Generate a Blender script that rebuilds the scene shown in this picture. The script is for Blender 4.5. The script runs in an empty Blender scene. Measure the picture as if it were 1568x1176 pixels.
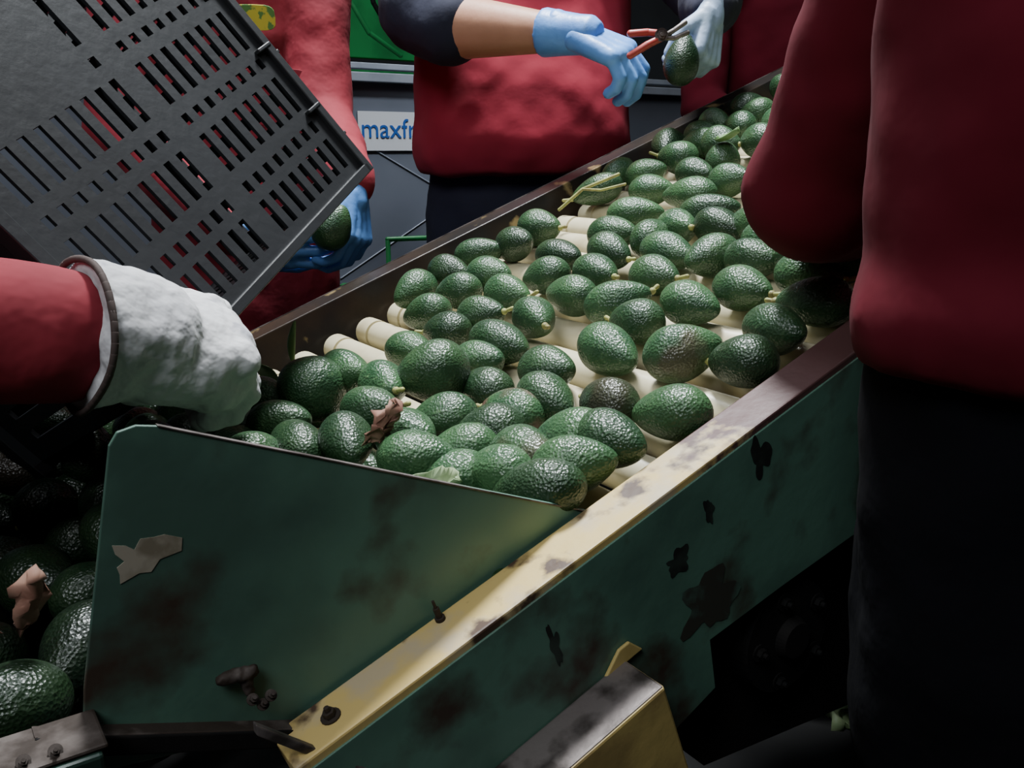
import bpy, bmesh, math, random
import numpy as np
from mathutils import Vector, Matrix, noise
random.seed(7)
ZC=1.25
def V(x,y,z): return Vector((x,y,z+ZC))
d=Vector((.768,.5375,.3473)).normalized(); c=Vector((-.5733,.8193,0)).normalized(); n=d.cross(c)
hd=Vector((.819,.573,0)).normalized()
O=V(-.234,.979,-.2586)
def C(u,v,w): return O+d*u+c*v+n*w
def Hh(h,v,z): # along-horizontal, across, height rel. camera
    p=O+hd*h+c*v; p.z=z+ZC; return p
col=bpy.context.scene.collection

# ---------------- materials ----------------
def mat(name, base, rough=.6, metal=0., col2=None, nscale=8., lo=.45, hi=.65, bump=0., bscale=60., detail=6., col3=None, n3=30., lo3=.6, hi3=.66, spec=.5):
    m=bpy.data.materials.new(name); m.use_nodes=True
    nt=m.node_tree; b=nt.nodes['Principled BSDF']
    b.inputs['Base Color'].default_value=(*base,1); b.inputs['Roughness'].default_value=rough
    b.inputs['Metallic'].default_value=metal; b.inputs['Specular IOR Level'].default_value=spec
    tc=nt.nodes.new('ShaderNodeTexCoord')
    last=None
    def layer(prev,colr,sc,lo,hi):
        nz=nt.nodes.new('ShaderNodeTexNoise'); nz.inputs['Scale'].default_value=sc; nz.inputs['Detail'].default_value=detail
        nt.links.new(tc.outputs['Object'],nz.inputs['Vector'])
        mr=nt.nodes.new('ShaderNodeMapRange'); mr.inputs[1].default_value=lo; mr.inputs[2].default_value=hi
        nt.links.new(nz.outputs['Fac'],mr.inputs[0])
        mx=nt.nodes.new('ShaderNodeMix'); mx.data_type='RGBA'
        nt.links.new(mr.outputs[0],mx.inputs[0])
        if prev is None: mx.inputs[6].default_value=(*base,1)
        else: nt.links.new(prev,mx.inputs[6])
        mx.inputs[7].default_value=(*colr,1)
        return mx.outputs[2]
    if col2: last=layer(last,col2,nscale,lo,hi)
    if col3: last=layer(last,col3,n3,lo3,hi3)
    if last: nt.links.new(last,b.inputs['Base Color'])
    if bump:
        nz=nt.nodes.new('ShaderNodeTexNoise'); nz.inputs['Scale'].default_value=bscale; nz.inputs['Detail'].default_value=4
        nt.links.new(tc.outputs['Object'],nz.inputs['Vector'])
        bp=nt.nodes.new('ShaderNodeBump'); bp.inputs['Strength'].default_value=1; bp.inputs['Distance'].default_value=bump
        nt.links.new(nz.outputs['Fac'],bp.inputs['Height']); nt.links.new(bp.outputs[0],b.inputs['Normal'])
    return m
M_green=mat('green_paint',(.095,.205,.150),.42,0,(.060,.120,.092),8,.45,.66,.0005,40,col3=(.050,.036,.026),n3=13,lo3=.53,hi3=.68)
M_greendk=mat('green_paint_dark',(.015,.055,.038),.5,0,(.01,.012,.01),12,.45,.6,.0006,40)
M_rail=mat('rail_worn_paint',(.56,.41,.15),.45,0,(.46,.37,.23),25,.45,.6,.0006,60,col3=(.07,.04,.025),n3=22,lo3=.55,hi3=.62)
def rail_grad():
    nt=M_rail.node_tree; b=nt.nodes['Principled BSDF']
    src=b.inputs['Base Color'].links[0].from_socket
    g=nt.nodes.new('ShaderNodeNewGeometry'); sx=nt.nodes.new('ShaderNodeSeparateXYZ'); nt.links.new(g.outputs['Position'],sx.inputs[0])
    nz=nt.nodes.new('ShaderNodeTexNoise'); nz.inputs['Scale'].default_value=35; nz.inputs['Detail'].default_value=5
    nt.links.new(g.outputs['Position'],nz.inputs['Vector'])
    ma=nt.nodes.new('ShaderNodeMath'); ma.operation='MULTIPLY_ADD'; ma.inputs[1].default_value=.26; nt.links.new(nz.outputs['Fac'],ma.inputs[0]); nt.links.new(sx.outputs[0],ma.inputs[2])
    mr=nt.nodes.new('ShaderNodeMapRange'); mr.inputs[1].default_value=.250; mr.inputs[2].default_value=.280
    nt.links.new(ma.outputs[0],mr.inputs[0])
    mx=nt.nodes.new('ShaderNodeMix'); mx.data_type='RGBA'; nt.links.new(mr.outputs[0],mx.inputs[0]); nt.links.new(src,mx.inputs[6]); mx.inputs[7].default_value=(.085,.040,.038,1)
    nt.links.new(mx.outputs[2],b.inputs['Base Color'])
rail_grad()
M_darkrail=mat('scuffed_dark_steel',(.018,.015,.014),.30,.4,(.04,.027,.018),10,.45,.65,.0008,30,col3=(.30,.22,.10),n3=16,lo3=.60,hi3=.66)
M_yellow=mat('yellow_paint',(.50,.38,.13),.5,0,(.33,.24,.09),18,.45,.65,.0005,60,col3=(.05,.035,.02),n3=25,lo3=.60,hi3=.66)
M_steel=mat('worn_steel',(.22,.19,.18),.45,.6,(.06,.05,.045),30,.45,.6,.0006,80)
M_rust=mat('rusty_metal',(.035,.024,.018),.7,.3,(.11,.09,.08),35,.52,.66,.001,80)
M_black=mat('black_plastic',(.014,.015,.017),.42,0,(.024,.026,.029),5,.4,.7,.0004,90)
M_dark=mat('dark_metal',(.006,.006,.006),.8,.0,(.011,.009,.008),15,spec=.2)
M_roller=mat('cream_roller',(.62,.56,.38),.32,0,(.50,.43,.27),20,.5,.72,.0002,60)
M_shirt=mat('crimson_cloth',(.34,.012,.034),.9,0,(.26,.009,.026),4,.3,.7,.002,14)
M_sweat=mat('maroon_fleece',(.115,.005,.014),.95,0,(.08,.004,.010),4,.3,.7,.003,11,spec=.2)
M_jacket=mat('red_jacket',(.28,.014,.028),.85,0,(.19,.010,.02),7,.3,.7,.010,10)
M_navy=mat('navy_cloth',(.012,.014,.034),.9,0,(.008,.009,.022),8,.3,.7,.004,16)
M_blackcl=mat('black_cloth',(.004,.004,.006),.95,0,(.003,.003,.004),8,.3,.7,.004,16,spec=.1)
M_skin=mat('skin',(.48,.24,.15),.5,0,(.42,.20,.12),20,.3,.7,.0003,120)
M_hair=mat('dark_hair',(.012,.008,.006),.5,0,(.02,.013,.01),40,.4,.6,.003,80)
M_blue=mat('blue_nitrile',(.15,.36,.80),.42,0,(.11,.28,.68),18,.4,.6,.0016,45)
M_blueg=mat('pale_blue_glove',(.36,.47,.66),.5,0,(.24,.32,.42),26,.45,.6,.0016,45)
M_leather=mat('white_work_glove',(.58,.58,.59),.8,0,(.46,.46,.48),12,.4,.7,.009,22,col3=(.26,.26,.30),n3=40,lo3=.60,hi3=.74)
M_trim=mat('brown_trim',(.06,.04,.035),.8)
M_leaf=mat('green_leaf',(.16,.28,.10),.4,0,(.08,.17,.05),30)
M_dry=mat('dry_leaf',(.20,.09,.06),.8,0,(.30,.17,.12),40)
M_pale=mat('pale_leaf',(.28,.36,.19),.5,0,(.16,.25,.11),40)
M_stem=mat('avocado_stem',(.30,.31,.09),.6,0,(.20,.17,.06),60)
M_tank=mat('grey_painted_steel',(.20,.22,.265),.5,.1,(.16,.18,.22),4,.4,.7)
M_tankrim=mat('light_grey_steel',(.42,.46,.52),.4,.3,(.32,.35,.4),10)
M_bgreen=mat('machine_green',(.03,.34,.09),.45,0,(.015,.18,.05),5)
M_white=mat('label_white',(.80,.82,.84),.5)
M_lblue=mat('label_blue',(.02,.12,.45),.5)
M_chip=mat('bare_metal_chip',(.42,.38,.30),.5,.1,(.24,.21,.15),60)
M_wall=mat('warehouse_wall',(.05,.055,.06),.9,0,(.04,.042,.045),2)
M_floor=mat('concrete_floor',(.02,.02,.02),.9,0,(.012,.012,.012),3,.4,.6,.002,20)
M_ceil=mat('ceiling_sheet',(.09,.09,.1),.9)
M_logo=mat('yellow_logo',(.62,.55,.05),.7,0,(.10,.25,.05),60,.5,.55)
M_grip=mat('red_grip',(.40,.05,.04),.4)
def avomat():
    m=bpy.data.materials.new('avocado_skin'); m.use_nodes=True; nt=m.node_tree; b=nt.nodes['Principled BSDF']
    N=nt.nodes.new; lk=nt.links.new
    tc=N('ShaderNodeTexCoord')
    at=N('ShaderNodeAttribute'); at.attribute_name='tint'
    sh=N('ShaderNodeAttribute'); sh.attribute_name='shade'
    vo=N('ShaderNodeTexVoronoi'); vo.inputs['Scale'].default_value=430; lk(tc.outputs['Object'],vo.inputs['Vector'])
    nz=N('ShaderNodeTexNoise'); nz.inputs['Scale'].default_value=240; nz.inputs['Detail'].default_value=3; lk(tc.outputs['Object'],nz.inputs['Vector'])
    big=N('ShaderNodeTexNoise'); big.inputs['Scale'].default_value=28; lk(tc.outputs['Object'],big.inputs['Vector'])
    mr=N('ShaderNodeMapRange'); mr.inputs[1].default_value=.35; mr.inputs[2].default_value=.7; lk(big.outputs['Fac'],mr.inputs[0])
    mx=N('ShaderNodeMix'); mx.data_type='RGBA'; lk(mr.outputs[0],mx.inputs[0]); mx.inputs[6].default_value=(.018,.052,.022,1); mx.inputs[7].default_value=(.040,.092,.036,1)
    m2=N('ShaderNodeMapRange'); m2.inputs[1].default_value=.58; m2.inputs[2].default_value=.72; m2.inputs[4].default_value=.5; lk(nz.outputs['Fac'],m2.inputs[0])
    mx2=N('ShaderNodeMix'); mx2.data_type='RGBA'; lk(m2.outputs[0],mx2.inputs[0]); lk(mx.outputs[2],mx2.inputs[6]); mx2.inputs[7].default_value=(.10,.17,.075,1)
    mult=N('ShaderNodeMath'); mult.operation='MULTIPLY'
    bl=N('ShaderNodeTexNoise'); bl.inputs['Scale'].default_value=22; lk(tc.outputs['Object'],bl.inputs['Vector'])
    m3=N('ShaderNodeMapRange'); m3.inputs[1].default_value=.44; m3.inputs[2].default_value=.58; lk(bl.outputs['Fac'],m3.inputs[0])
    lk(m3.outputs[0],mult.inputs[0]); lk(at.outputs['Fac'],mult.inputs[1])
    mx3=N('ShaderNodeMix'); mx3.data_type='RGBA'; lk(mult.outputs[0],mx3.inputs[0]); lk(mx2.outputs[2],mx3.inputs[6]); mx3.inputs[7].default_value=(.085,.045,.035,1)
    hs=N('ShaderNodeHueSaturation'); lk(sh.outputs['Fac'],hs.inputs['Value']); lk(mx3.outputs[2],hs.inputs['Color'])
    lk(hs.outputs[0],b.inputs['Base Color'])
    b.inputs['Roughness'].default_value=.33
    ad=N('ShaderNodeMath'); ad.operation='ADD'; lk(nz.outputs['Fac'],ad.inputs[0]); lk(vo.outputs['Distance'],ad.inputs[1])
    bp=N('ShaderNodeBump'); bp.inputs['Distance'].default_value=.0009; bp.inputs['Strength'].default_value=.75; lk(ad.outputs[0],bp.inputs['Height']); lk(bp.outputs[0],b.inputs['Normal'])
    return m
M_avo=avomat()

# ---------------- helpers ----------------
def empty(name,loc=(0,0,0)):
    e=bpy.data.objects.new(name,None); e.location=(0,0,0); e.empty_display_size=.05; col.objects.link(e); return e
def newobj(name,verts,faces,m,parent=None,smooth=False,bevel=0,solid=0):
    me=bpy.data.meshes.new(name); me.from_pydata([tuple(v) for v in verts],[],faces); me.update()
    bm=bmesh.new(); bm.from_mesh(me); bmesh.ops.recalc_face_normals(bm,faces=bm.faces); bm.to_mesh(me); bm.free()
    o=bpy.data.objects.new(name,me); col.objects.link(o); me.materials.append(m)
    if smooth: me.polygons.foreach_set('use_smooth',[True]*len(me.polygons))
    if solid:
        s=o.modifiers.new('s','SOLIDIFY'); s.thickness=solid; s.offset=0
    if bevel:
        b=o.modifiers.new('b','BEVEL'); b.width=bevel; b.segments=2; b.limit_method='ANGLE'
    if parent: o.parent=parent
    return o
def prism(name,pts,ext,m,parent=None,bevel=.001):
    k=len(pts); vs=[Vector(p) for p in pts]+[Vector(p)+ext for p in pts]
    fs=[list(range(k)),list(range(2*k-1,k-1,-1))]+[[i,(i+1)%k,k+(i+1)%k,k+i] for i in range(k)]
    return newobj(name,vs,fs,m,parent,bevel=bevel)
def boxf(name,f,r,m,parent=None,bevel=.002):
    (a0,a1),(b0,b1),(c0,c1)=r
    return prism(name,[f(a0,b0,c0),f(a1,b0,c0),f(a1,b1,c0),f(a0,b1,c0)],f(a0,b0,c1)-f(a0,b0,c0),m,parent,bevel)
W3=lambda x,y,z: Vector((x,y,z))
def frame(ax):
    ax=ax.normalized(); t=Vector((0,0,1)) if abs(ax.z)<.9 else Vector((1,0,0))
    a=ax.cross(t).normalized(); return a, ax.cross(a).normalized()
class B:
    def __init__(s): s.v=[]; s.f=[]
    def ring_loft(s,rings,seg=24):
        base=len(s.v)
        for (ce,a,b) in rings:
            for i in range(seg):
                t=2*math.pi*i/seg; s.v.append(ce+a*math.cos(t)+b*math.sin(t))
        for r in range(len(rings)-1):
            for i in range(seg):
                j=(i+1)%seg; s.f.append([base+r*seg+i,base+r*seg+j,base+(r+1)*seg+j,base+(r+1)*seg+i])
        s.f.append([base+i for i in range(seg)][::-1]); s.f.append([base+(len(rings)-1)*seg+i for i in range(seg)])
    def cap(s,p,q,r1,r2,seg=20):
        ax=(q-p); L=ax.length
        if L<1e-6: return
        ax/=L; a,b=frame(ax); rings=[]
        for k in range(6):
            t=math.pi/2*(1-k/6); rings.append((p-ax*r1*math.sin(t),a*max(r1*math.cos(t),r1*.05),b*max(r1*math.cos(t),r1*.05)))
        for k in range(6,-1,-1):
            t=math.pi/2*(1-k/6); rings.append((q+ax*r2*math.sin(t),a*max(r2*math.cos(t),r2*.05),b*max(r2*math.cos(t),r2*.05)))
        s.ring_loft(rings,seg)
    def chain(s,pts,rs):
        for i in range(len(pts)-1): s.cap(pts[i],pts[i+1],rs[i],rs[i+1])
    def ell(s,ce,a,b,cc,seg=24):
        rings=[]
        for k in range(1,14):
            t=math.pi*k/14; rings.append((ce-cc*math.cos(t),a*math.sin(t),b*math.sin(t)))
        s.ring_loft(rings,seg)
    def obj(s,name,m,parent=None,voxel=None,smooth=4,disp=0,dscale=.1,shade=True):
        me=bpy.data.meshes.new(name); me.from_pydata([tuple(v) for v in s.v],[],s.f); me.update()
        bm=bmesh.new(); bm.from_mesh(me); bmesh.ops.recalc_face_normals(bm,faces=bm.faces); bm.to_mesh(me); bm.free()
        o=bpy.data.objects.new(name,me); col.objects.link(o)
        if voxel:
            r=o.modifiers.new('r','REMESH'); r.mode='VOXEL'; r.voxel_size=voxel
            if smooth: q=o.modifiers.new('q','SMOOTH'); q.iterations=smooth; q.factor=.6
            if disp:
                tx=bpy.data.textures.new(name,'CLOUDS'); tx.noise_scale=dscale
                dm=o.modifiers.new('d','DISPLACE'); dm.texture=tx; dm.strength=disp; dm.mid_level=.5
            dg=bpy.context.evaluated_depsgraph_get(); ev=o.evaluated_get(dg); nm=bpy.data.meshes.new_from_object(ev)
            o.modifiers.clear(); o.data=nm; me=nm
        me.materials.clear(); me.materials.append(m)
        if shade: me.polygons.foreach_set('use_smooth',[True]*len(me.polygons))
        me.update()
        if parent: o.parent=parent
        return o
def bolt(p,ax,m,r=.008,h=.008,name='bolt',parent=None):
    a,b=frame(ax); ax=ax.normalized()
    bb=B(); bb.ring_loft([(p,a*r*1.6,b*r*1.6),(p+ax*h*.25,a*r*1.6,b*r*1.6)],16)
    bb.ring_loft([(p+ax*h*.25,a*r,b*r),(p+ax*h,a*r,b*r)],6)
    bb.ring_loft([(p+ax*h,a*r*.5,b*r*.5),(p+ax*h*1.6,a*r*.45,b*r*.45)],10)
    return bb.obj(name,m,parent,shade=False)
def tube(name,pts,r,m,parent=None):
    b=B(); b.chain([Vector(p) for p in pts],[r]*len(pts)); return b.obj(name,m,parent)

# ---------------- conveyor ----------------
conv=empty('roller_conveyor')
UM=1.75
VL=.205   # left end of the rollers
b=B(); rr=.0190; PT=.0515
u=-.10
while u<UM:
    A=lambda v,r:(C(u,v,-.042),d*r,n*r)
    b.ring_loft([A(-.452,rr*.55),A(-.452,rr*.9),A(-.447,rr),A(VL-.045,rr),A(VL-.0445,rr*.88),A(VL-.0405,rr*.88),A(VL-.040,rr*1.04),A(VL-.010,rr*1.04),A(VL-.006,rr*.92),A(VL-.006,rr*.5)],28)
    u+=PT
ro=b.obj('rollers',M_roller,conv,shade=True)
ro.modifiers.new('e','EDGE_SPLIT').split_angle=math.radians(40)
b=B(); u=-.10
while u<UM:
    b.ring_loft([(C(u,-.46,-.042),d*.006,n*.006),(C(u,VL+.004,-.042),d*.006,n*.006)],10); u+=PT
b.obj('roller_axles',M_steel,conv)
boxf('pan',C,((-.2,UM),(-.46,VL),(-.10,-.095)),M_dark,conv)
def extr(name,prof,u0,u1,m):
    return prism(name,[C(u0,v,w) for v,w in prof],d*(u1-u0),m,conv,.0015)
extr('left_rail',[(.204,-.12),(.208,-.05),(.224,.012),(.250,.016),(.253,.008),(.230,.005),(.214,-.052),(.210,-.12)],-.02,UM,M_darkrail)
extr('left_rail_edge',[(.251,.0170),(.256,.014),(.258,-.12),(.253,-.12)],-.02,UM,M_steel)
extr('left_web',[(.256,-.05),(.261,-.05),(.261,-.22),(.256,-.22)],-.10,UM,M_greendk)
extr('right_rail',[(-.464,.002),(-.503,.002),(-.503,-.03),(-.500,-.03),(-.500,-.001),(-.467,-.001),(-.467,-.028),(-.464,-.028)],-.238,UM,M_rail)
extr('right_rail_inner',[(-.462,-.02),(-.458,-.02),(-.458,-.12),(-.462,-.12)],-.2,UM,M_dark)
pp=[(-.236,-.004),(-.236,-.12),(-.1,-.17),(0,-.205),(.014,-.193),(.059,-.188),(.066,-.142),(.15,-.15),(.25,-.162),(UM,-.162),(UM,-.004)]
prism('side_panel',[C(a,-.5045,w) for a,w in pp],c*.004,M_green,conv,.0005)
prism('lower_chassis',[C(a,-.47,w) for a,w in [(.08,-.15),(.05,-.30),(.3,-.42),(1.6,-.30),(1.6,-.15)]],c*.66,M_dark,conv)
boxf('support_beam',C,((-.55,-.013),(-.546,-.505),(-.104,-.096)),M_steel,conv)
boxf('support_beam_side',C,((-.55,-.013),(-.547,-.542),(-.24,-.097)),M_yellow,conv)
boxf('support_beam_endcap',C,((-.016,-.0125),(-.546,-.505),(-.16,-.097)),M_yellow,conv)
prism('gusset',[C(-.035,-.508,-.098),C(.003,-.508,-.098),C(-.006,-.508,-.084),C(-.016,-.508,-.084)],c*.003,M_yellow,conv)
def leg(name,u,v,w,m,s=.02,lean=0):
    p=C(u,v,w); q=Vector((p.x+lean,p.y,0))
    vs=[]
    for pt in (p,q):
        for sx,sy in((-1,-1),(1,-1),(1,1),(-1,1)): vs.append(pt+hd*s*sx+c*s*sy)
    return newobj(name,vs,[[0,1,2,3],[4,5,6,7],[0,1,5,4],[1,2,6,5],[2,3,7,6],[3,0,4,7]],m,conv,bevel=.002)
leg('leg_1',-.035,-.525,-.12,M_yellow,.018,.02)
leg('leg_2',1.2,-.48,-.15,M_greendk,.03)
leg('leg_3',1.2,.22,-.15,M_greendk,.03)
leg('leg_4',.0,.22,-.15,M_greendk,.03)
b=B(); pc=C(.155,-.475,-.215)
b.ring_loft([(pc,d*.055,n*.055),(pc-c*.02,d*.052,n*.052),(pc-c*.022,d*.02,n*.02),(pc-c*.03,d*.016,n*.016)],36)
b.obj('drive_pulley',M_dark,conv,shade=False)
for k in range(5):
    a=k*math.pi*.4+.3
    bolt(pc-c*.022+(d*math.cos(a)+n*math.sin(a))*.040,-c,M_dark,.005,.006,'pulley_bolt',conv)
bolt(C(-.205,-.484,.002),n,M_rust,.004,.005,'rail_bolt',conv)
bolt(C(-.115,-.470,.002),n,M_rust,.0022,.010,'rail_pin',conv)
def scuff(u,w,ru,rw,m,seed,v=-.5049,nm='scuff_patch'):
    k=40; pts=[]
    for i in range(k):
        t=2*math.pi*i/k; q=.9+.8*noise.noise(Vector((math.cos(t)*1.6,math.sin(t)*1.6,seed)))
        pts.append(C(u+ru*q*math.cos(t),v,w+rw*q*math.sin(t)))
    return newobj(nm,pts,[list(range(k))],m,conv)
M_scuff=mat('burnt_scuff',(.012,.014,.012),.6,0,(.03,.045,.035),40)
scuff(.055,-.055,.014,.011,M_scuff,3.3); scuff(.095,-.035,.006,.010,M_scuff,5.2); scuff(.155,-.025,.010,.016,M_scuff,8.7); scuff(-.06,-.045,.004,.016,M_scuff,2.1)
M_wear=mat('worn_brown_paint',(.045,.045,.036),.45,0,(.07,.13,.10),24,.5,.62)
scuff(.072,-.108,.032,.030,M_wear,31.2)

# ---------------- hopper with end guard plate ----------------
hop=empty('feed_hopper')
vp=-.4605
pts=[(.02,-.2534),(-.268,-.1385),(-.278,-.1365),(-.2875,-.1385),(-.292,-.145),(-.3185,-.275),(-.325,-.325),(-.19,-.345)]
prism('guard_plate',[Hh(h,vp,z) for h,z in pts],c*.003,M_green,hop,.0006)
prism('guard_plate_lip',[Hh(h,vp-.0008,z) for h,z in [(.018,-.2530),(-.268,-.1378),(-.268,-.1390),(.018,-.2543)]],c*.0045,M_steel,hop,.0004)
chip=[(-.0175,.0113),(-.011,.0095),(-.007,.0062),(-.0035,.0115),(.003,.0108),(.00875,.0109),(.0175,.0067),(.0165,-.0005),(.005,-.0024),(0,-.0084),(-.006,-.0075),(-.0158,-.011),(-.0155,-.006),(-.0165,-.0016),(-.0125,.001),(-.0165,.006)]
prism('paint_chip',[Hh(-.279+a,vp-.0004,-.2095+z) for a,z in chip],c*.0004,M_chip,hop,0)
def slant(name,h0,v0,z0,h1,v1,z1,th,dep,m):
    return prism(name,[Hh(h0,v0,z0),Hh(h1,v1,z1),Hh(h1,v1,z1-th),Hh(h0,v0,z0-th)],c*dep,m,hop,.001)
slant('base_angle',-.345,-.472,-.286,-.205,-.472,-.338,.003,.012,M_rust)
slant('base_angle_web',-.345,-.474,-.286,-.205,-.474,-.338,.012,.002,M_dark)
boxf('corner_post',Hh,((-.350,-.318),(-.50,-.475),(-1.25,-.290)),M_greendk,hop)
boxf('corner_shelf',Hh,((-.40,-.315),(-.497,-.46),(-.290,-.287)),M_rust,hop)
slant('tie_strap',-.240,-.492,-.310,-.165,-.51,-.368,.007,.006,M_steel)
b=B(); bk=Hh(-.242,-.466,-.292)
b.cap(bk,bk+hd*.010,.0045,.004); b.cap(bk+hd*.005,bk+hd*.007-Vector((0,0,.012)),.004,.003); b.cap(bk-hd*.008,bk+hd*.002,.003,.005)
b.obj('welded_lug',M_rust,hop,voxel=.0012,smooth=2,disp=.004,dscale=.006)
for (h,v,z) in [(-.236,-.476,-.304),(-.231,-.478,-.308),(-.226,-.478,-.304),(-.352,-.49,-.286),(-.338,-.49,-.286),(-.375,-.49,-.286)]:
    bolt(Hh(h,v,z),(-c+Vector((0,0,.8))),M_rust,.0022,.004,'hopper_bolt',hop)
prism('tray_floor',[Hh(.0,-.455,-.36),Hh(.0,.22,-.36),Hh(-.75,.22,-.42),Hh(-.75,-.455,-.42)],Vector((0,0,-.005)),M_dark,hop)
boxf('rear_wall',Hh,((-.75,-.03),(.215,.22),(-.42,-.27)),M_dark,hop)
boxf('far_wall',Hh,((-.755,-.75),(-.46,.22),(-.44,-.22)),M_dark,hop)
boxf('front_wall_low',Hh,((-.75,-.33),(-.462,-.458),(-.44,-.325)),M_dark,hop)
for hh,vv in((-.72,.08),(-.72,-.43)): boxf('hopper_leg',Hh,((hh-.02,hh+.02),(vv-.02,vv+.02),(-1.25,-.42)),M_greendk,hop)

# ---------------- avocados ----------------
T="""751,238,0,57,53,46; 705,115,0,61,47,-88; 866,190,0,57,43,-93;951,227,0,60,38,-21; 808,159,0,54,41,-91; 702,17,0,53,45,31;643,18,0,47,34,-86; 641,184,0,43,29,6; 637,115,0,55,33,-60;568,153,0,71,41,-59; 578,43,0,52,35,-84; 570,-40,0,69,32,-72;624,-66,0,54,32,-85; 497,-9,0,68,33,-70; 522,-121,0,78,29,-75;435,-31,0,65,35,-84; 471,-115,0,50,27,-96; 437,-104,0,38,36,32;482,-176,0,61,26,-80; 430,123,0,53,47,-80; 375,110,0,51,44,-100;388,-78,0,58,30,-85; 406,-163,0,68,30,-77; 409,-228,0,61,45,12;334,144,0,64,39,-67; 359,-11,0,65,34,-91; 413,-285,0,49,35,-105;335,-113,0,55,30,-83; 349,-199,0,55,38,-91; 275,132,0,54,33,-54;288,52,0,53,34,-75; 308,-46,0,48,34,-75; 215,130,0,58,46,6;236,51,0,58,34,-64; 279,-130,0,66,39,-81; 285,-206,0,65,38,-55;255,-38,0,55,32,-73; 307,-294,0,57,41,-72; 351,-325,0,60,36,-83;349,-414,0,64,36,-82; 177,34,0,53,39,-71; 202,-56,0,57,34,-71;221,-137,0,57,42,-95; 256,-265,0,55,38,-97; 156,-47,0,52,38,-83;164,-148,0,71,44,-78; 291,-415,0,67,38,-84; 200,-287,0,68,45,-94;226,-361,0,63,48,-47; 233,-425,0,60,41,-76; 395,-371,0,52,28,-75;126,-162,0,44,28,-90; 61,-191,30,58,54,-48; 106,-46,0,48,31,-68;-27,-100,40,67,64,65; 7,-107,40,44,37,-67; 21,-161,30,57,38,-90;148,-254,0,58,31,-67; -13,-198,30,53,42,-81; 92,-223,0,49,30,-65;109,-302,0,56,37,-89; 129,-364,0,49,32,-72; 27,-253,12,52,43,-64;76,-290,0,61,43,-71; 143,-431,0,61,37,-72; -61,-250,40,57,36,-90;-91,-204,40,69,32,-77; -82,-143,40,56,30,-63; -70,-67,40,42,33,-65;-111,-92,40,51,41,-63; 68,-395,12,46,24,-63; 79,-449,12,54,30,-79;5,-321,12,41,28,-62; 30,-378,12,46,28,-69; 42,-446,12,52,34,-61;2,-379,12,40,27,-60; 4,-432,12,70,29,-70; -22,-348,12,38,24,-60;-18,-276,30,38,27,-63; -145,-68,40,52,32,-63; -34,-321,30,41,25,-61;36,-317,12,32,27,-63; 430,-323,0,48,30,-77; 458,-270,0,43,29,-78;498,-213,0,46,29,-80; 429,-384,0,40,26,-76"""
bm=bmesh.new(); bmesh.ops.create_icosphere(bm,subdivisions=4,radius=1)
bm.verts.ensure_lookup_table(); base=np.array([v.co[:] for v in bm.verts]); bfaces=np.array([[v.index for v in f.verts] for f in bm.faces]); bm.free()
avs=[]
rnd=random.Random(3)
pts_uv=[]
def add(u,v,w,L,W,ang,tint=0,stem=False):
    a=math.radians(ang); ax=d*math.cos(a)+c*math.sin(a)
    if rnd.random()<.4: ax=-ax
    ax=(ax+n*rnd.uniform(-.18,.18)).normalized()
    avs.append((C(u,v,w),ax,L,W,tint,stem,0)); pts_uv.append((u,v))
for i,e in enumerate(T.split(';')):
    u,v,w,L,W,a=[float(x) for x in e.split(',')]
    u/=1000;v/=1000;w/=1000;L/=1000;W/=1000
    W=max(W*1.06,.0445); L=max(L*1.18,.069,W*1.45)
    W=min(W,.054); L=min(L,.082)
    if i==54: L=.078;W=.064
    if i==52: L=.074;W=.058
    v=max(v,-.428) if w<.02 else v
    v=min(v,.182)
    tint=0
    if i==63: tint=1
    if i in(48,61,73): tint=.5
    add(u,v,w+.002,L,W,a+rnd.uniform(-20,20),tint,rnd.random()<.38)
def free(u,v,dm):
    return all((u-a)**2+((v-b2))**2>dm*dm for a,b2 in pts_uv)
for k in range(1100):
    u=rnd.uniform(.50,1.65); v=rnd.uniform(-.43,.178)
    if u<.62 and v>-.2: continue
    if free(u,v,.054): add(u,v,rnd.uniform(.0,.006),rnd.uniform(.064,.076),rnd.uniform(.045,.051),rnd.uniform(-115,-55),0,rnd.random()<.25)
npts=list(pts_uv)
for k in range(700):
    u=rnd.uniform(-.12,.05); v=rnd.uniform(-.432,.0)
    if v>-.14 and u>-.01: continue
    if all((u-a)**2+(v-b2)**2>.038**2 for a,b2 in npts):
        npts.append((u,v)); add(u,v,-.008,.066,.046,rnd.uniform(0,180),0,rnd.random()<.3)
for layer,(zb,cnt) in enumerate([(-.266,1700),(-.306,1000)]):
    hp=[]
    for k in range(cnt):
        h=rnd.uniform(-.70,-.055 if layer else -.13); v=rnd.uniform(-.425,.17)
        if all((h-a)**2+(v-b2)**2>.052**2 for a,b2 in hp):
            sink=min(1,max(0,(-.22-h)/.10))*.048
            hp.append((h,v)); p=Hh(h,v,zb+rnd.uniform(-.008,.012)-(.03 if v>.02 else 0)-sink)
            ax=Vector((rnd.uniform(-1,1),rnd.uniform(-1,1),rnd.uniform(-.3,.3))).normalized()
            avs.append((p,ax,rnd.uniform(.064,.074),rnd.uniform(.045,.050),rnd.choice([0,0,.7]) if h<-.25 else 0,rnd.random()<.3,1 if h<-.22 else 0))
nv=len(base); allv=np.zeros((nv*len(avs),3)); allf=np.zeros((len(bfaces)*len(avs),3),dtype=int); tint=np.zeros(nv*len(avs),dtype=np.float32); shade=np.ones(nv*len(avs),dtype=np.float32)
sb=B()
def profile(t): return (1-.24*t-.11*t*t+.03*t**3)*1.04
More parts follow.
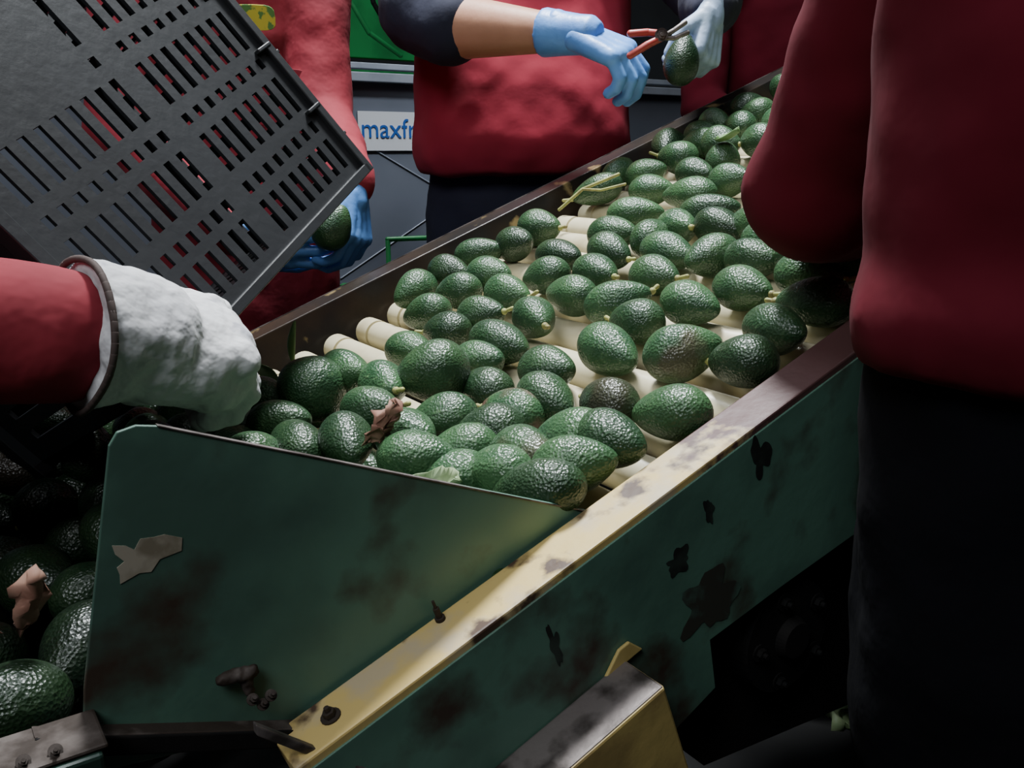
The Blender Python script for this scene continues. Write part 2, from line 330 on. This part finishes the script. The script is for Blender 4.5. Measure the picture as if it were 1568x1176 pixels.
for i,(ce,ax,L,W,ti,st,dk) in enumerate(avs):
    a,b2=frame(ax); t=base[:,0]
    taper=profile(t)
    ph=rnd.uniform(0,6)
    lump=1+.022*np.sin(base[:,1]*4+ph)+.018*np.sin(base[:,2]*5+ph*2)
    P=np.outer(t*L/2,np.array(ax))+np.outer(base[:,1]*taper*lump*W/2,np.array(a))+np.outer(base[:,2]*taper*lump*W/2,np.array(b2))+np.array(ce)
    allv[i*nv:(i+1)*nv]=P; allf[i*len(bfaces):(i+1)*len(bfaces)]=bfaces+i*nv; tint[i*nv:(i+1)*nv]=ti
    shade[i*nv:(i+1)*nv]=rnd.choice([.55,.8,.95,1.0,1.15,1.3])*(.3 if dk else 1)  # random tone per fruit; hopper-end fruit also darkened in colour to imitate shade
    if st:
        tip=ce+ax*L*.49; dr=(ax+Vector((rnd.uniform(-.5,.5),rnd.uniform(-.5,.5),rnd.uniform(0,.4)))).normalized()
        sb.cap(tip-ax*.003,tip+ax*.001,.0030,.0040,10); sb.cap(tip,tip+dr*rnd.uniform(.006,.016),.0019,.0026,10)
def meshfrom(name,vv,ff,m,parent=None):
    me=bpy.data.meshes.new(name); me.vertices.add(len(vv)); me.vertices.foreach_set('co',vv.astype(np.float32).ravel())
    me.loops.add(len(ff)*3); me.loops.foreach_set('vertex_index',ff.ravel().astype(np.int32)); me.polygons.add(len(ff))
    me.polygons.foreach_set('loop_start',np.arange(0,len(ff)*3,3,dtype=np.int32)); me.polygons.foreach_set('loop_total',np.full(len(ff),3,dtype=np.int32))
    me.update(calc_edges=True); me.polygons.foreach_set('use_smooth',[True]*len(ff)); me.materials.append(m)
    o=bpy.data.objects.new(name,me); col.objects.link(o); o.parent=parent
    return o
def setatt(o,nm,arr):
    at=o.data.attributes.new(nm,'FLOAT','POINT'); at.data.foreach_set('value',arr)
pile=empty('avocado_pile')
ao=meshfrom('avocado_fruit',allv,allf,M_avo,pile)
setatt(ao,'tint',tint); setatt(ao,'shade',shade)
sb.obj('avocado_stems',M_stem,pile)
def one_avo(ce,ax,L,W,parent=None,name='avocado',sh=1.):
    ax=ax.normalized(); a,b2=frame(ax); t=base[:,0]; taper=profile(t)
    P=np.outer(t*L/2,np.array(ax))+np.outer(base[:,1]*taper*W/2,np.array(a))+np.outer(base[:,2]*taper*W/2,np.array(b2))+np.array(ce)
    o=meshfrom(name,P,bfaces,M_avo,parent); setatt(o,'tint',np.zeros(nv,dtype=np.float32)); setatt(o,'shade',np.full(nv,sh,dtype=np.float32)); return o
def leaf(name,p,ax,side,L,Wd,m,curl=.3,crumple=0):
    ax=ax.normalized(); side=side.normalized(); up=ax.cross(side); vs=[];fs=[]; nu,nw=14,7
    for i in range(nu):
        t=i/(nu-1); w=Wd*math.sin(math.pi*min(1,t*.96+.03))**.8
        for j in range(nw):
            s=(j/(nw-1)-.5)*2
            q=p+ax*L*t+side*s*w/2+up*(curl*L*(t-.5)**2+.25*Wd*s*s)
            if crumple: q+=Vector([noise.noise(q*160+Vector((k*9,0,0))) for k in range(3)])*crumple
            vs.append(q)
    for i in range(nu-1):
        for j in range(nw-1): fs.append([i*nw+j,i*nw+j+1,(i+1)*nw+j+1,(i+1)*nw+j])
    return newobj(name,vs,fs,m,None,True,solid=.0006)
leaf('dry_leaf',C(-.050,-.300,.048),Vector((.3,.2,1)),d,.034,.036,M_dry,.5,.010)
leaf('dry_leaf',Hh(-.335,-.40,-.262),Vector((.2,.1,1)),d,.036,.022,M_dry,.5,.008)
leaf('dry_leaf',Hh(-.345,-.36,-.275),Vector((-.9,.3,.3)),c,.05,.016,M_dry,.4,.006)
leaf('pale_leaf',C(-.060,-.35,.030),-c+d*.6,d+n*.3,.05,.028,M_pale,.4,.004)
leaf('avocado_leaf',C(-.02,-.02,.045),Vector((.15,-.2,1)),Vector((.8,-.5,0)),.05,.012,M_leaf,.4)
leaf('avocado_leaf',C(-.045,-.015,.06),Vector((.55,-.3,-.5)),Vector((.6,-.2,.6)),.04,.018,M_pale,.4)
leaf('avocado_leaf',C(.70,.02,.025),-c+n*.3,d,.05,.03,M_leaf,.3)
tw=empty('avocado_twig')
tube('twig_stem',[C(.475,.130,.01),C(.51,.11,.028),C(.555,.078,.034)],.0024,M_stem,tw)
tube('twig_branch',[C(.51,.11,.028),C(.515,.075,.026),C(.54,.05,.026)],.0019,M_stem,tw)

# ---------------- crate ----------------
crate=empty('plastic_crate')
C0=V(-.166,.986,-.020)
Av=Vector((-.597,-.184,.78)).normalized(); Bv=Vector((-.309,-.843,-.434)); Bv=(Bv-Av*Bv.dot(Av)).normalized(); Nv=Av.cross(Bv).normalized()
if Nv.dot(V(0,0,0)-C0)<0: Nv=-Nv
def panel(name,o,ax,bx,al,bl,hole,th=.004):
    vs=[];fs=[]
    for a in al:
        for b_ in bl: vs.append(o+ax*a+bx*b_)
    nb=len(bl)
    for i in range(len(al)-1):
        for j in range(nb-1):
            ca=(al[i]+al[i+1])/2; cb=(bl[j]+bl[j+1])/2
            if hole(ca,cb): continue
            fs.append([i*nb+j,i*nb+j+1,(i+1)*nb+j+1,(i+1)*nb+j])
    return newobj(name,vs,fs,M_black,crate,solid=th)
AL,BL,DEP=.52,.36,.24
bands=[(.016,.050),(.060,.072),(.086,.125),(.137,.147),(.159,.200),(.213,.222),(.234,.278),(.290,.302),(.314,.36),(.372,.384),(.396,.44),(.462,.50)]
slots=[]; x=.020
while x<BL-.02: slots.append((x,x+.0080)); x+=.0180
al=sorted({0,AL,*[q for p in bands for q in p]}); bl=sorted({0,BL,*[q for p in slots for q in p]})
def inb(v,L_): return any(p<v<q for p,q in L_)
def hole_base(a,b_):
    if .155<b_<.172: return False
    if a>.20 and b_>.20 : return False
    if a>.28 and b_>.14 : return False
    return inb(a,bands) and inb(b_,slots)
panel('base',C0,Av,Bv,al,bl,hole_base,.004)
def rib(name,a0,a1,b0,b1,h0,h1):
    f=lambda a,b_,h: C0+Av*a+Bv*b_+Nv*h
    return boxf(name,f,((a0,a1),(b0,b1),(h0,h1)),M_black,crate,.001)
rib('base_lip_1',-.004,AL+.004,-.004,.006,-.01,.007); rib('base_lip_2',-.004,AL+.004,BL-.008,BL+.004,-.01,.007)
rib('base_lip_3',-.004,.006,0,BL,-.01,.007); rib('base_lip_4',AL-.008,AL+.004,0,BL,-.01,.007)
for a0 in (.055,.131,.206,.284): rib('base_rib',a0-.0012,a0+.0012,.0,.155 if a0>.2 else BL,0,.0012)
for a0 in (.08,.152,.226,.30): rib('edge_rib',a0-.002,a0+.002,-.002,.020,0,.008)
wb=[(.03,.10),(.12,.20)]; ws=[]; x=.02
while x<AL-.02: ws.append((x,x+.010)); x+=.024
wl=sorted({0,DEP,*[q for p in wb for q in p]}); al2=sorted({0,AL,*[q for p in ws for q in p]})
ws2=[q for q in ws if q[1]<BL-.02]; bl2=sorted({0,BL,*[q for p in ws2 for q in p]})
panel('wall_a',C0,Av,-Nv,al2,wl,lambda a,w:inb(a,ws) and inb(w,wb))
panel('wall_b',C0+Bv*BL,Av,-Nv,al2,wl,lambda a,w:inb(a,ws) and inb(w,wb))
panel('wall_c',C0,Bv,-Nv,bl2,wl,lambda a,w:inb(a,ws2) and inb(w,wb))
panel('wall_d',C0+Av*AL,Bv,-Nv,bl2,wl,lambda a,w:inb(a,ws2) and inb(w,wb))
for nm,a0,a1,b0,b1 in [('rim_1',-.012,AL+.012,-.012,.002),('rim_2',-.012,AL+.012,BL-.002,BL+.012),('rim_3',-.012,.002,-.012,BL+.012),('rim_4',AL-.002,AL+.012,-.012,BL+.012)]:
    rib(nm,a0,a1,b0,b1,-DEP-.006,-DEP+.012)
for a_ in (.04,.14,.24,.34,.44): rib('wall_rib',a_,a_+.004,-.010,0,-DEP,.004)

# ---------------- people ----------------
def hand(name,wr,D,Nn,side,curl,m,parent,s=1.,fat=1.,thumb=.5,voxel=.0028,spread=1.,cuff=None,disp=0,extra=None,dscale=.02,wl=.03,tl=1.):
    D=D.normalized(); Nn=(Nn-D*Nn.dot(D)).normalized(); Lt=D.cross(Nn)*side
    b=B()
    offs=[.030,.010,-.010,-.029]; lens=[(.040,.024,.019),(.045,.028,.020),(.041,.026,.019),(.032,.019,.016)]
    roots=[]
    for k in range(4):
        base_=wr+D*(.088-.004*abs(k-1.3))*s+Lt*offs[k]*s
        roots.append(base_)
        b.cap(wr+D*.012*s+Lt*offs[k]*.55*s,base_,.017*s*fat,.0125*s*fat)
        ang=math.radians(curl[0]+k*3); p=base_; r=.0098*s*fat
        dirv=D+Lt*(offs[k]*5*spread)
        dirv.normalize()
        for j,l in enumerate(lens[k]):
            q=p+(dirv*math.cos(ang)-Nn*math.sin(ang))*l*s
            b.cap(p,q,r,r*.93); p=q; r*=.93; ang+=math.radians(curl[j+1] if j<2 else 0)
    b.cap(roots[0],roots[3],.0125*s*fat,.0115*s*fat)
    t0=wr+D*.022*s+Lt*.024*s-Nn*.006*s; b.cap(wr+D*.02*s,t0,.016*s*fat,.015*s*fat)
    t1=t0+(D*.7+Lt*.75*tl-Nn*thumb*.6).normalized()*.040*s
    t2=t1+(D*.9+Lt*.15-Nn*thumb*1.0).normalized()*.030*s
    t3=t2+(D*.9-Lt*.25-Nn*thumb*1.1).normalized()*.022*s
    b.chain([t0,t1,t2,t3],[.015*s*fat,.0125*s*fat,.0108*s*fat,.0098*s*fat])
    b.cap(wr-D*wl*s,wr+D*.02*s,.024*s*fat if not cuff else cuff,.022*s*fat)
    if extra: extra(b,wr,D,Nn,Lt)
    return b.obj(name,m,parent,voxel=voxel,smooth=3,disp=disp,dscale=dscale)
def person(name,cx,cy,face,zf,H,arms,m_top,m_leg,hem,rx=.165,ry=.115,belly=0,lean=0,m_sleeve=None,m_hair=M_hair,legspread=.085,hairlong=False,legoff=(0,0)):
    P=empty(name); F=Vector((face[0],face[1],0)).normalized(); L=Vector((0,0,1)).cross(F)
    Z=lambda f: zf+H*f
    def ce(z): 
        t=max(0,(z-Z(.52))/(H*.3)); return Vector((cx,cy,z))+F*lean*t
    b=B()
    hz=hem
    rings=[]
    lv=[(hz,1.0,1.0,0),(hz+.03,1.04,1.05,0),(Z(.60),1.02,1.04,0),(Z(.66),.98,1.0,0),(Z(.73),1.02,1.0,0),(Z(.785),1.05,.92,0),(Z(.815),.86,.75,0),(Z(.835),.45,.55,0),(Z(.85),.36,.5,0)]
    lv=[l for i,l in enumerate(lv) if i<2 or l[0]>hz+.05]
    for z,a,bb,_ in lv:
        bz=math.exp(-((z-(hz+.10))/.13)**2)*belly
        rings.append((ce(z)+F*bz*.45,L*(rx*a+bz*.25),F*(ry*bb+bz*.55)))
    b.ring_loft(rings,40)
    sleeves=B(); 
    for a in arms:
        sh,el,wr=a['j']; r=a.get('r',(.066,.052,.040))
        root=ce(Z(.80)); root=root+(sh-root)*.55
        tgt=sleeves if m_sleeve else b
        b.cap(root,sh,.07,r[0]*1.02)
        if a.get('bare'):
            tgt.cap(sh,el+(sh-el)*.12,r[0],r[1]*1.12)
            sk=B(); sk.chain([el+(sh-el)*.15,el+(wr-el)*.25,wr],[r[1]*.86,r[1]*.9,r[2]*.78]); sk.obj('forearm',M_skin,P,voxel=.005,smooth=4)
            if m_sleeve: tgt.cap(el+(sh-el)*.12,el+(wr-el)*.20,r[1]*1.12,r[1]*1.08)
        else:
            mid=(sh+el)/2
            tgt.chain([sh,mid,el,el+(wr-el)*.5,wr-(wr-el).normalized()*.02],[r[0],r[0]*.93,r[1]*1.05,r[1],r[2]])
    b.obj('top',m_top,P,voxel=.0085,smooth=6,disp=.020,dscale=.12)
    if m_sleeve: sleeves.obj('sleeves',m_sleeve,P,voxel=.008,smooth=4,disp=.012,dscale=.07)
    b=B(); hip=Z(.50); lo_=Vector((legoff[0],legoff[1],0))
    b.ring_loft([(ce(hz+.04),L*rx*.9,F*ry*.92),(ce(hip+.05),L*rx*.98,F*ry*1.0),(ce(hip-.04)+lo_*.2,L*rx*1.0,F*ry*1.02),(ce(hip-.10)+lo_*.4,L*rx*.9,F*ry*.85)],32)
    for sgn in(-1,1):
        a0=ce(hip-.02)+L*sgn*legspread+lo_*.2; k=Vector((cx,cy,Z(.27)))+L*sgn*legspread*1.05+F*.015+lo_; f=Vector((cx,cy,Z(.05)))+L*sgn*legspread*1.1+lo_
        b.chain([a0,k,f],[.088,.066,.052])
    b.obj('trousers',m_leg,P,voxel=.01,smooth=5,disp=.02,dscale=.1)
    b=B()
    for sgn in(-1,1):
        f=Vector((cx,cy,zf+.045))+L*sgn*legspread*1.1+lo_
        b.chain([f-F*.05,f+F*.06,f+F*.14-Vector((0,0,.008))],[.043,.040,.034])
    b.obj('shoes',M_dark,P,voxel=.007,smooth=3)
    hc=ce(Z(.925))+F*.02; hs=H*.066; up=Vector((0,0,1))
    b=B(); b.cap(ce(Z(.82)),hc-up*.04,.055,.052); b.ell(hc,L*hs*.72,F*hs*.9,up*hs*1.0); b.ell(hc-up*hs*.45+F*hs*.18,L*hs*.55,F*hs*.62,up*hs*.55)
    b.cap(hc+F*hs*.85+up*hs*.08,hc+F*hs*1.08-up*hs*.2,.008,.014)
    for s_ in(-1,1): b.ell(hc+L*s_*hs*.72,L*.009,F*.018,up*.03); 
    b.cap(hc+F*hs*.80-up*hs*.5-L*.02,hc+F*hs*.80-up*hs*.5+L*.02,.008,.008)
    b.obj('head',M_skin,P,voxel=.005,smooth=3)
    b=B()
    for s_ in(-1,1): b.ell(hc+L*s_*hs*.3+F*hs*.80+up*hs*.12,L*.012,F*.008,up*.008)
    b.obj('eyes',M_dark,P)
    b=B(); b.ell(hc+up*hs*.28-F*hs*.18,L*hs*.82,F*hs*.92,up*hs*.86)
    if hairlong: b.cap(hc-F*hs*.8,hc-F*hs*.95-up*hs*1.0,.035,.02)
    b.obj('hair',m_hair,P,voxel=.006,smooth=2)
    return P,F,L

# centre woman
sh1,el1,wr1=V(-.20,1.80,.40),V(-.175,1.64,.205),V(.080,1.49,.172)
sh2,el2,wr2=V(.21,1.80,.40),V(.33,1.72,.26),V(.300,1.545,.212)
P1,_,_=person('fruit_sorter_woman',-.0,1.84,(0,-1),.28,1.64,[dict(j=(sh1,el1,wr1),bare=True,r=(.075,.062,.032)),dict(j=(sh2,el2,wr2),r=(.070,.056,.036))],M_shirt,M_navy,1.205,rx=.195,ry=.13,belly=.065,m_sleeve=M_navy,hairlong=True)
hand('glove_hand_1',wr1,V(.195,1.44,.122)-wr1,Vector((.25,-.5,.85)),-1,(36,52,34),M_blue,P1,s=.98,fat=1.18,thumb=.3)
b=B(); ea=(el1-wr1).normalized(); fa,fb=frame(ea)
b.ring_loft([(wr1+ea*.055,fa*.0365,fb*.0365),(wr1+ea*.050,fa*.037,fb*.037),(wr1+ea*.02,fa*.033,fb*.033),(wr1-ea*.01,fa*.029,fb*.030),(wr1-ea*.03,fa*.026,fb*.030),(wr1-ea*.045,fa*.016,fb*.020)],28); b.obj('glove_cuff',M_blue,P1,voxel=.003,smooth=3)
hand('glove_hand_2',wr2,Vector((-.10,-.25,-.85)),Vector((.78,-.55,.2)),1,(48,55,35),M_blueg,P1,s=.86,fat=1.15,thumb=.6)
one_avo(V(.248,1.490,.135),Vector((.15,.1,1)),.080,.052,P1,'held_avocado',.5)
cl=empty('fruit_clippers'); cl.parent=P1
g=V(.205,1.43,.160)
tube('handle_1',[g+Vector((-.045,-.002,.006)),g+Vector((-.02,0,.008)),g+Vector((.0,0,.006))],.0055,M_grip,cl)
tube('handle_2',[g+Vector((-.045,-.006,-.025)),g+Vector((-.02,-.008,-.010)),g],.0055,M_grip,cl)
tube('blade_1',[g,g+Vector((.018,.0,.010)),g+Vector((.036,.004,.022))],.0038,M_steel,cl)
tube('blade_2',[g,g+Vector((.020,.0,.0)),g+Vector((.040,.004,.008))],.0038,M_steel,cl)
bolt(g+Vector((0,-.006,.004)),Vector((0,-1,0)),M_steel,.006,.006,'pivot',cl)

# left worker in red jacket
shA,elA,wrA=V(-.37,1.76,.34),V(-.352,1.66,.045),V(-.262,1.44,-.060)
shB,elB,wrB=V(-.70,1.76,.34),V(-.70,1.62,.03),V(-.44,1.42,-.13)
P2,_,_=person('packhouse_worker',-.535,1.78,(.15,-1),.28,1.66,[dict(j=(shA,elA,wrA),r=(.066,.052,.040)),dict(j=(shB,elB,wrB),r=(.064,.052,.040))],M_jacket,M_navy,.86,rx=.165,ry=.12,belly=.02)
hand('glove_hand_1',wrA,Vector((.05,-.25,-.95)),Vector((.92,-.35,.0)),1,(30,45,35),M_blue,P2,s=.92,thumb=.4)
hand('glove_hand_2',wrB,Vector((.95,-.3,-.15)),Vector((.1,-.85,-.5)),1,(20,30,25),M_blue,P2,s=1.0,thumb=.3)
one_avo(V(-.285,1.375,-.112),Vector((.5,-.1,.8)),.075,.056,P2,'held_avocado')
def patch(name,ce,a,b_,m,P,th=.004):
    f=a.cross(b_).normalized(); k=20
    pts=[ce+a*math.copysign(abs(math.cos(t))**.5,math.cos(t))+b_*math.copysign(abs(math.sin(t))**.5,math.sin(t)) for t in [2*math.pi*i/k for i in range(k)]]
    return prism(name,pts,f*th,m,P,.001)
patch('chest_logo',V(-.452,1.630,.215),Vector((.035,.006,0)),Vector((0,-.004,.020)),M_logo,P2)
patch('chest_pocket',V(-.425,1.640,.085),Vector((.05,.012,0)),Vector((0,0,.045)),M_jacket,P2,.008)
patch('pocket_flap',V(-.425,1.632,.120),Vector((.053,.012,0)),Vector((0,0,.014)),M_jacket,P2,.008)

# background worker
person('packhouse_worker',.66,2.50,(-.2,-1),.28,1.68,[dict(j=(V(.47,2.46,.40),V(.45,2.36,.10),V(.52,2.18,.05))),dict(j=(V(.85,2.46,.40),V(.88,2.36,.1),V(.75,2.18,.05)))],M_sweat,M_blackcl,1.30,rx=.18,ry=.12)

# near right worker
cx,cy=.372,.560
shR,elR,wrR=V(.285,.59,.27),V(.245,.765,-.032),V(.365,.955,-.060)
P3,F3,L3=person('fruit_sorter_man',cx,cy,(-.5733,.8193),0.0,1.80,[dict(j=(shR,elR,wrR),r=(.070,.056,.044)),dict(j=(V(.60,.72,.25),V(.62,.92,-.02),V(.50,1.03,-.05)),r=(.068,.056,.040))],M_sweat,M_blackcl,1.13,rx=.185,ry=.12,lean=.02,legspread=.078,legoff=(.10,.02))
hand('glove_hand_1',wrR,Vector((.55,.75,-.25)),Vector((-.3,-.1,.9)),-1,(25,40,30),M_blue,P3,s=1.0)
hand('glove_hand_2',V(.50,1.03,-.05),Vector((-.7,.5,-.2)),Vector((-.1,-.1,.9)),1,(25,40,30),M_blue,P3,s=1.0)

# near left worker tipping the crate
shL,elL,wrL=V(-.62,.40,.20),V(-.53,.50,-.09),V(-.300,.618,-.126)
P4,_,_=person('crate_tipper',-.80,.34,(.85,.5),0.0,1.74,[dict(j=(shL,elL,wrL),r=(.066,.060,.047)),dict(j=(V(-.86,.52,.20),V(-.80,.72,.12),V(-.66,.86,.16)),r=(.064,.052,.040))],M_jacket,M_blackcl,.95,rx=.17,ry=.12)
gD=Vector((.10,.104,-.022)).normalized(); gN=Vector((.05,-.55,.82))
w0=V(-.294,.624,-.126)
def bulk(b,wr,D,Nn,Lt):
    b.ell(wr+D*.055-Nn*.012,D*.064,Lt*.053,Nn*.038)
    b.ell(wr+D*.030-Nn*.004,D*.040,Lt*.050,Nn*.048)
    b.ell(wr+D*.080-Nn*.026,D*.040,Lt*.050,Nn*.030)
    # one-piece gauntlet cuff
    b.ring_loft([(wr-D*.016,Lt*.052,Nn*.053),(wr+D*.0,Lt*.050,Nn*.051),(wr+D*.02,Lt*.047,Nn*.048),(wr+D*.045,Lt*.047,Nn*.040)],40)
hand('work_glove',w0,gD,gN,-1,(52,48,40),M_leather,P4,s=1.08,fat=1.24,thumb=.10,voxel=.0020,cuff=.038,disp=.007,dscale=.026,extra=bulk,wl=.0,tl=.8,spread=.6)
ax=gD; Nn_=(gN-ax*gN.dot(ax)).normalized(); Lt_=ax.cross(Nn_)
b=B(); seg=48
ring=[w0-ax*(.0165-.002*math.sin(2*t))+Lt_*.0525*math.cos(t)*(1+.02*math.sin(5*t))+Nn_*.0535*math.sin(t)*(1+.02*math.sin(5*t)) for t in [2*math.pi*i/seg for i in range(seg)]]
for i in range(seg): b.cap(ring[i],ring[(i+1)%seg],.0026,.0026,8)
b.obj('glove_trim',M_trim,P4)
hand('work_glove',V(-.66,.86,.16),Vector((.5,.4,.3)),Vector((.1,-.5,.8)),-1,(42,60,40),M_leather,P4,s=1.0,fat=1.3,cuff=.04)

# ---------------- background ----------------
bgO=V(-.51,2.30,0)
def G(s,t,z): 
    p=bgO+hd*s+c*t; p.z=ZC+z; return p
tank=empty('steel_bin')
boxf('face',G,((-1.2,2.4),(0,.02),(-.95,.165)),M_tank,tank)
boxf('rim',G,((-1.2,2.4),(-.03,.03),(.163,.185)),M_tankrim,tank)
boxf('rim_back',G,((-1.2,2.4),(.05,.09),(.20,.215)),M_tankrim,tank)
boxf('face_back',G,((-1.2,2.4),(.6,.62),(-.95,.165)),M_tank,tank)
boxf('top_edge_back',G,((-1.2,2.4),(.58,.64),(.163,.185)),M_tankrim,tank)
for s0 in(-1.2,2.38): boxf('end',G,((s0,s0+.02),(0,.62),(-.95,.165)),M_tank,tank)
for s0,s1,z0,z1 in[(0.05,.75,.06,-.32),(0.05,.75,-.32,.06),(.8,1.5,.06,-.32),(.8,1.5,-.32,.06)]:
    tube('brace',[G(s0,-.002,z0),G(s1,-.002,z1)],.0018,M_tankrim,tank)
for k in range(4): boxf('foot',G,((-1.1+k*1.1,-1.04+k*1.1),(.05,.5),(-1.25,-.93)),M_dark,tank)
lab=empty('bin_label')
boxf('label_sheet',G,((.115,.34),(-.007,-.004),(-.002,.094)),M_white,lab,0)
tcv=bpy.data.curves.new('label_text','FONT'); tcv.body='maxfrut'; tcv.size=.068; tcv.extrude=.0006
to=bpy.data.objects.new('label_text',tcv); col.objects.link(to); to.data.materials.append(M_lblue); to.parent=lab
to.matrix_world=Matrix.Translation(G(.120,-.009,.030))@Matrix(((hd.x,0,-c.x,0),(hd.y,0,-c.y,0),(0,1,0,0),(0,0,0,1)))
gm=empty('green_sorting_machine')
for (s0,s1,t0,t1,z0,z1) in [(-.3,1.3,.75,.80,.18,.27),(-.3,1.3,.78,.82,.30,.62),(-.25,-.18,.70,.78,-1.25,.75),(.28,.36,.70,.78,-1.25,.75),(1.25,1.32,.70,.78,-1.25,.75),(-.3,1.3,.70,.80,.66,.74)]:
    boxf('frame',G,((s0,s1),(t0,t1),(z0,z1)),M_bgreen,gm)
for k,x in enumerate((.38,.46)):
    tube('hose',[G(x,.66,.62),G(x+.02,.62,.45),G(x+.08,.62,.36),G(x+.2,.64,.30)],.008,M_dark if k else M_bgreen,gm)
boxf('control_plate',G,((.22,.36),(.68,.70),(.42,.55)),M_tankrim,gm)
gf=empty('green_tube_stand')
tube('top_bar',[V(-.288,1.95,-.185),V(-.19,1.99,-.185)],.0055,M_bgreen,gf)
tube('post_1',[V(-.288,1.95,-.185),V(-.288,1.95,-.965)],.0055,M_bgreen,gf)
tube('post_2',[V(-.19,1.99,-.185),V(-.19,1.99,-.965)],.0055,M_bgreen,gf)
boxf('foot_rail',W3,((-.40,-.15),(1.97,2.0),(ZC-.315,ZC-.285)),M_bgreen,gf)
pf=empty('worker_platform')
boxf('deck',G,((-.9,2.3),(-.66,-.04),(-.99,-.97)),M_dark,pf)
for s0 in(-.85,.2,1.2,2.2):
    for t0 in(-.6,-.12): boxf('post',G,((s0,s0+.04),(t0,t0+.04),(-1.25,-.99)),M_dark,pf)
leaf('crumpled_paper',Vector((.72,1.75,.02)),Vector((.3,1,.1)),Vector((1,-.2,0)),.22,.16,M_pale,.2,.05)
def slab(name,x0,x1,y0,y1,z0,z1,m): return boxf(name,W3,((x0,x1),(y0,y1),(z0,z1)),m,None,0)
slab('floor',-4,5,-3,6.5,-.1,0,M_floor)
slab('wall_back',-4,5,6.5,6.6,0,4.2,M_wall); slab('wall_left',-4.1,-4,-3,6.5,0,4.2,M_wall); slab('wall_right',5,5.1,-3,6.5,0,4.2,M_wall); slab('wall_front',-4,5,-3.1,-3,0,4.2,M_wall)
slab('ceiling',-4,5,-3,6.5,4.2,4.3,M_ceil)

# ---------------- lights ----------------
def light(name,typ,loc,tgt,e,size=.3,colr=(1,1,1),**k):
    l=bpy.data.lights.new(name,typ); l.energy=e; l.color=colr
    if typ=='AREA': l.size=size
    else: l.shadow_soft_size=size
    for a,b_ in k.items(): setattr(l,a,b_)
    o=bpy.data.objects.new(name,l); o.location=loc; o.rotation_euler=(Vector(tgt)-Vector(loc)).to_track_quat('-Z','Y').to_euler(); col.objects.link(o); return o
light('overhead_spot','SPOT',(-.05,1.75,3.9),(.16,1.16,1.1),1150,.28,(.94,.98,1),spot_size=math.radians(38),spot_blend=.55)
light('glove_fill_light','SPOT',(-.15,.25,3.7),(-.225,.76,1.12),100,.12,(.95,.98,1),spot_size=math.radians(8.5),spot_blend=.8)  # added narrow spot to brighten the glove, no real fixture
light('bin_fill_light','SPOT',(.60,.75,3.85),(-.25,2.45,1.25),280,.2,(.85,.92,1),spot_size=math.radians(24),spot_blend=.8)  # invented spot, lifts the bin face and its label
light('rear_fill_light','AREA',(-.9,1.3,3.9),(-.1,2.6,1.3),28,1.0,(.85,.92,1))  # added fill for the dim background, not a known lamp
light('ceiling_lamp','AREA',(.2,1.2,4.1),(.2,1.2,0),28,2.5,(.88,.94,1))
light('front_fill_light','AREA',(-.9,-1.2,3.3),(-.1,.6,.9),46,1.2,(.92,.96,1))  # added fill from behind the camera for the green panels; no entrance there
w=bpy.data.worlds.new('w'); bpy.context.scene.world=w; w.use_nodes=True; w.node_tree.nodes['Background'].inputs[0].default_value=(.5,.6,.75,1); w.node_tree.nodes['Background'].inputs[1].default_value=.12
cam=bpy.data.cameras.new('camera'); cam.lens=36*1411.2/1600; cam.sensor_width=36; cam.shift_x=-16.3/1600; cam.shift_y=12.2/1600; cam.clip_start=.02
co=bpy.data.objects.new('camera',cam); co.location=(0,0,ZC); co.rotation_euler=(math.radians(75),0,0); col.objects.link(co); bpy.context.scene.camera=co
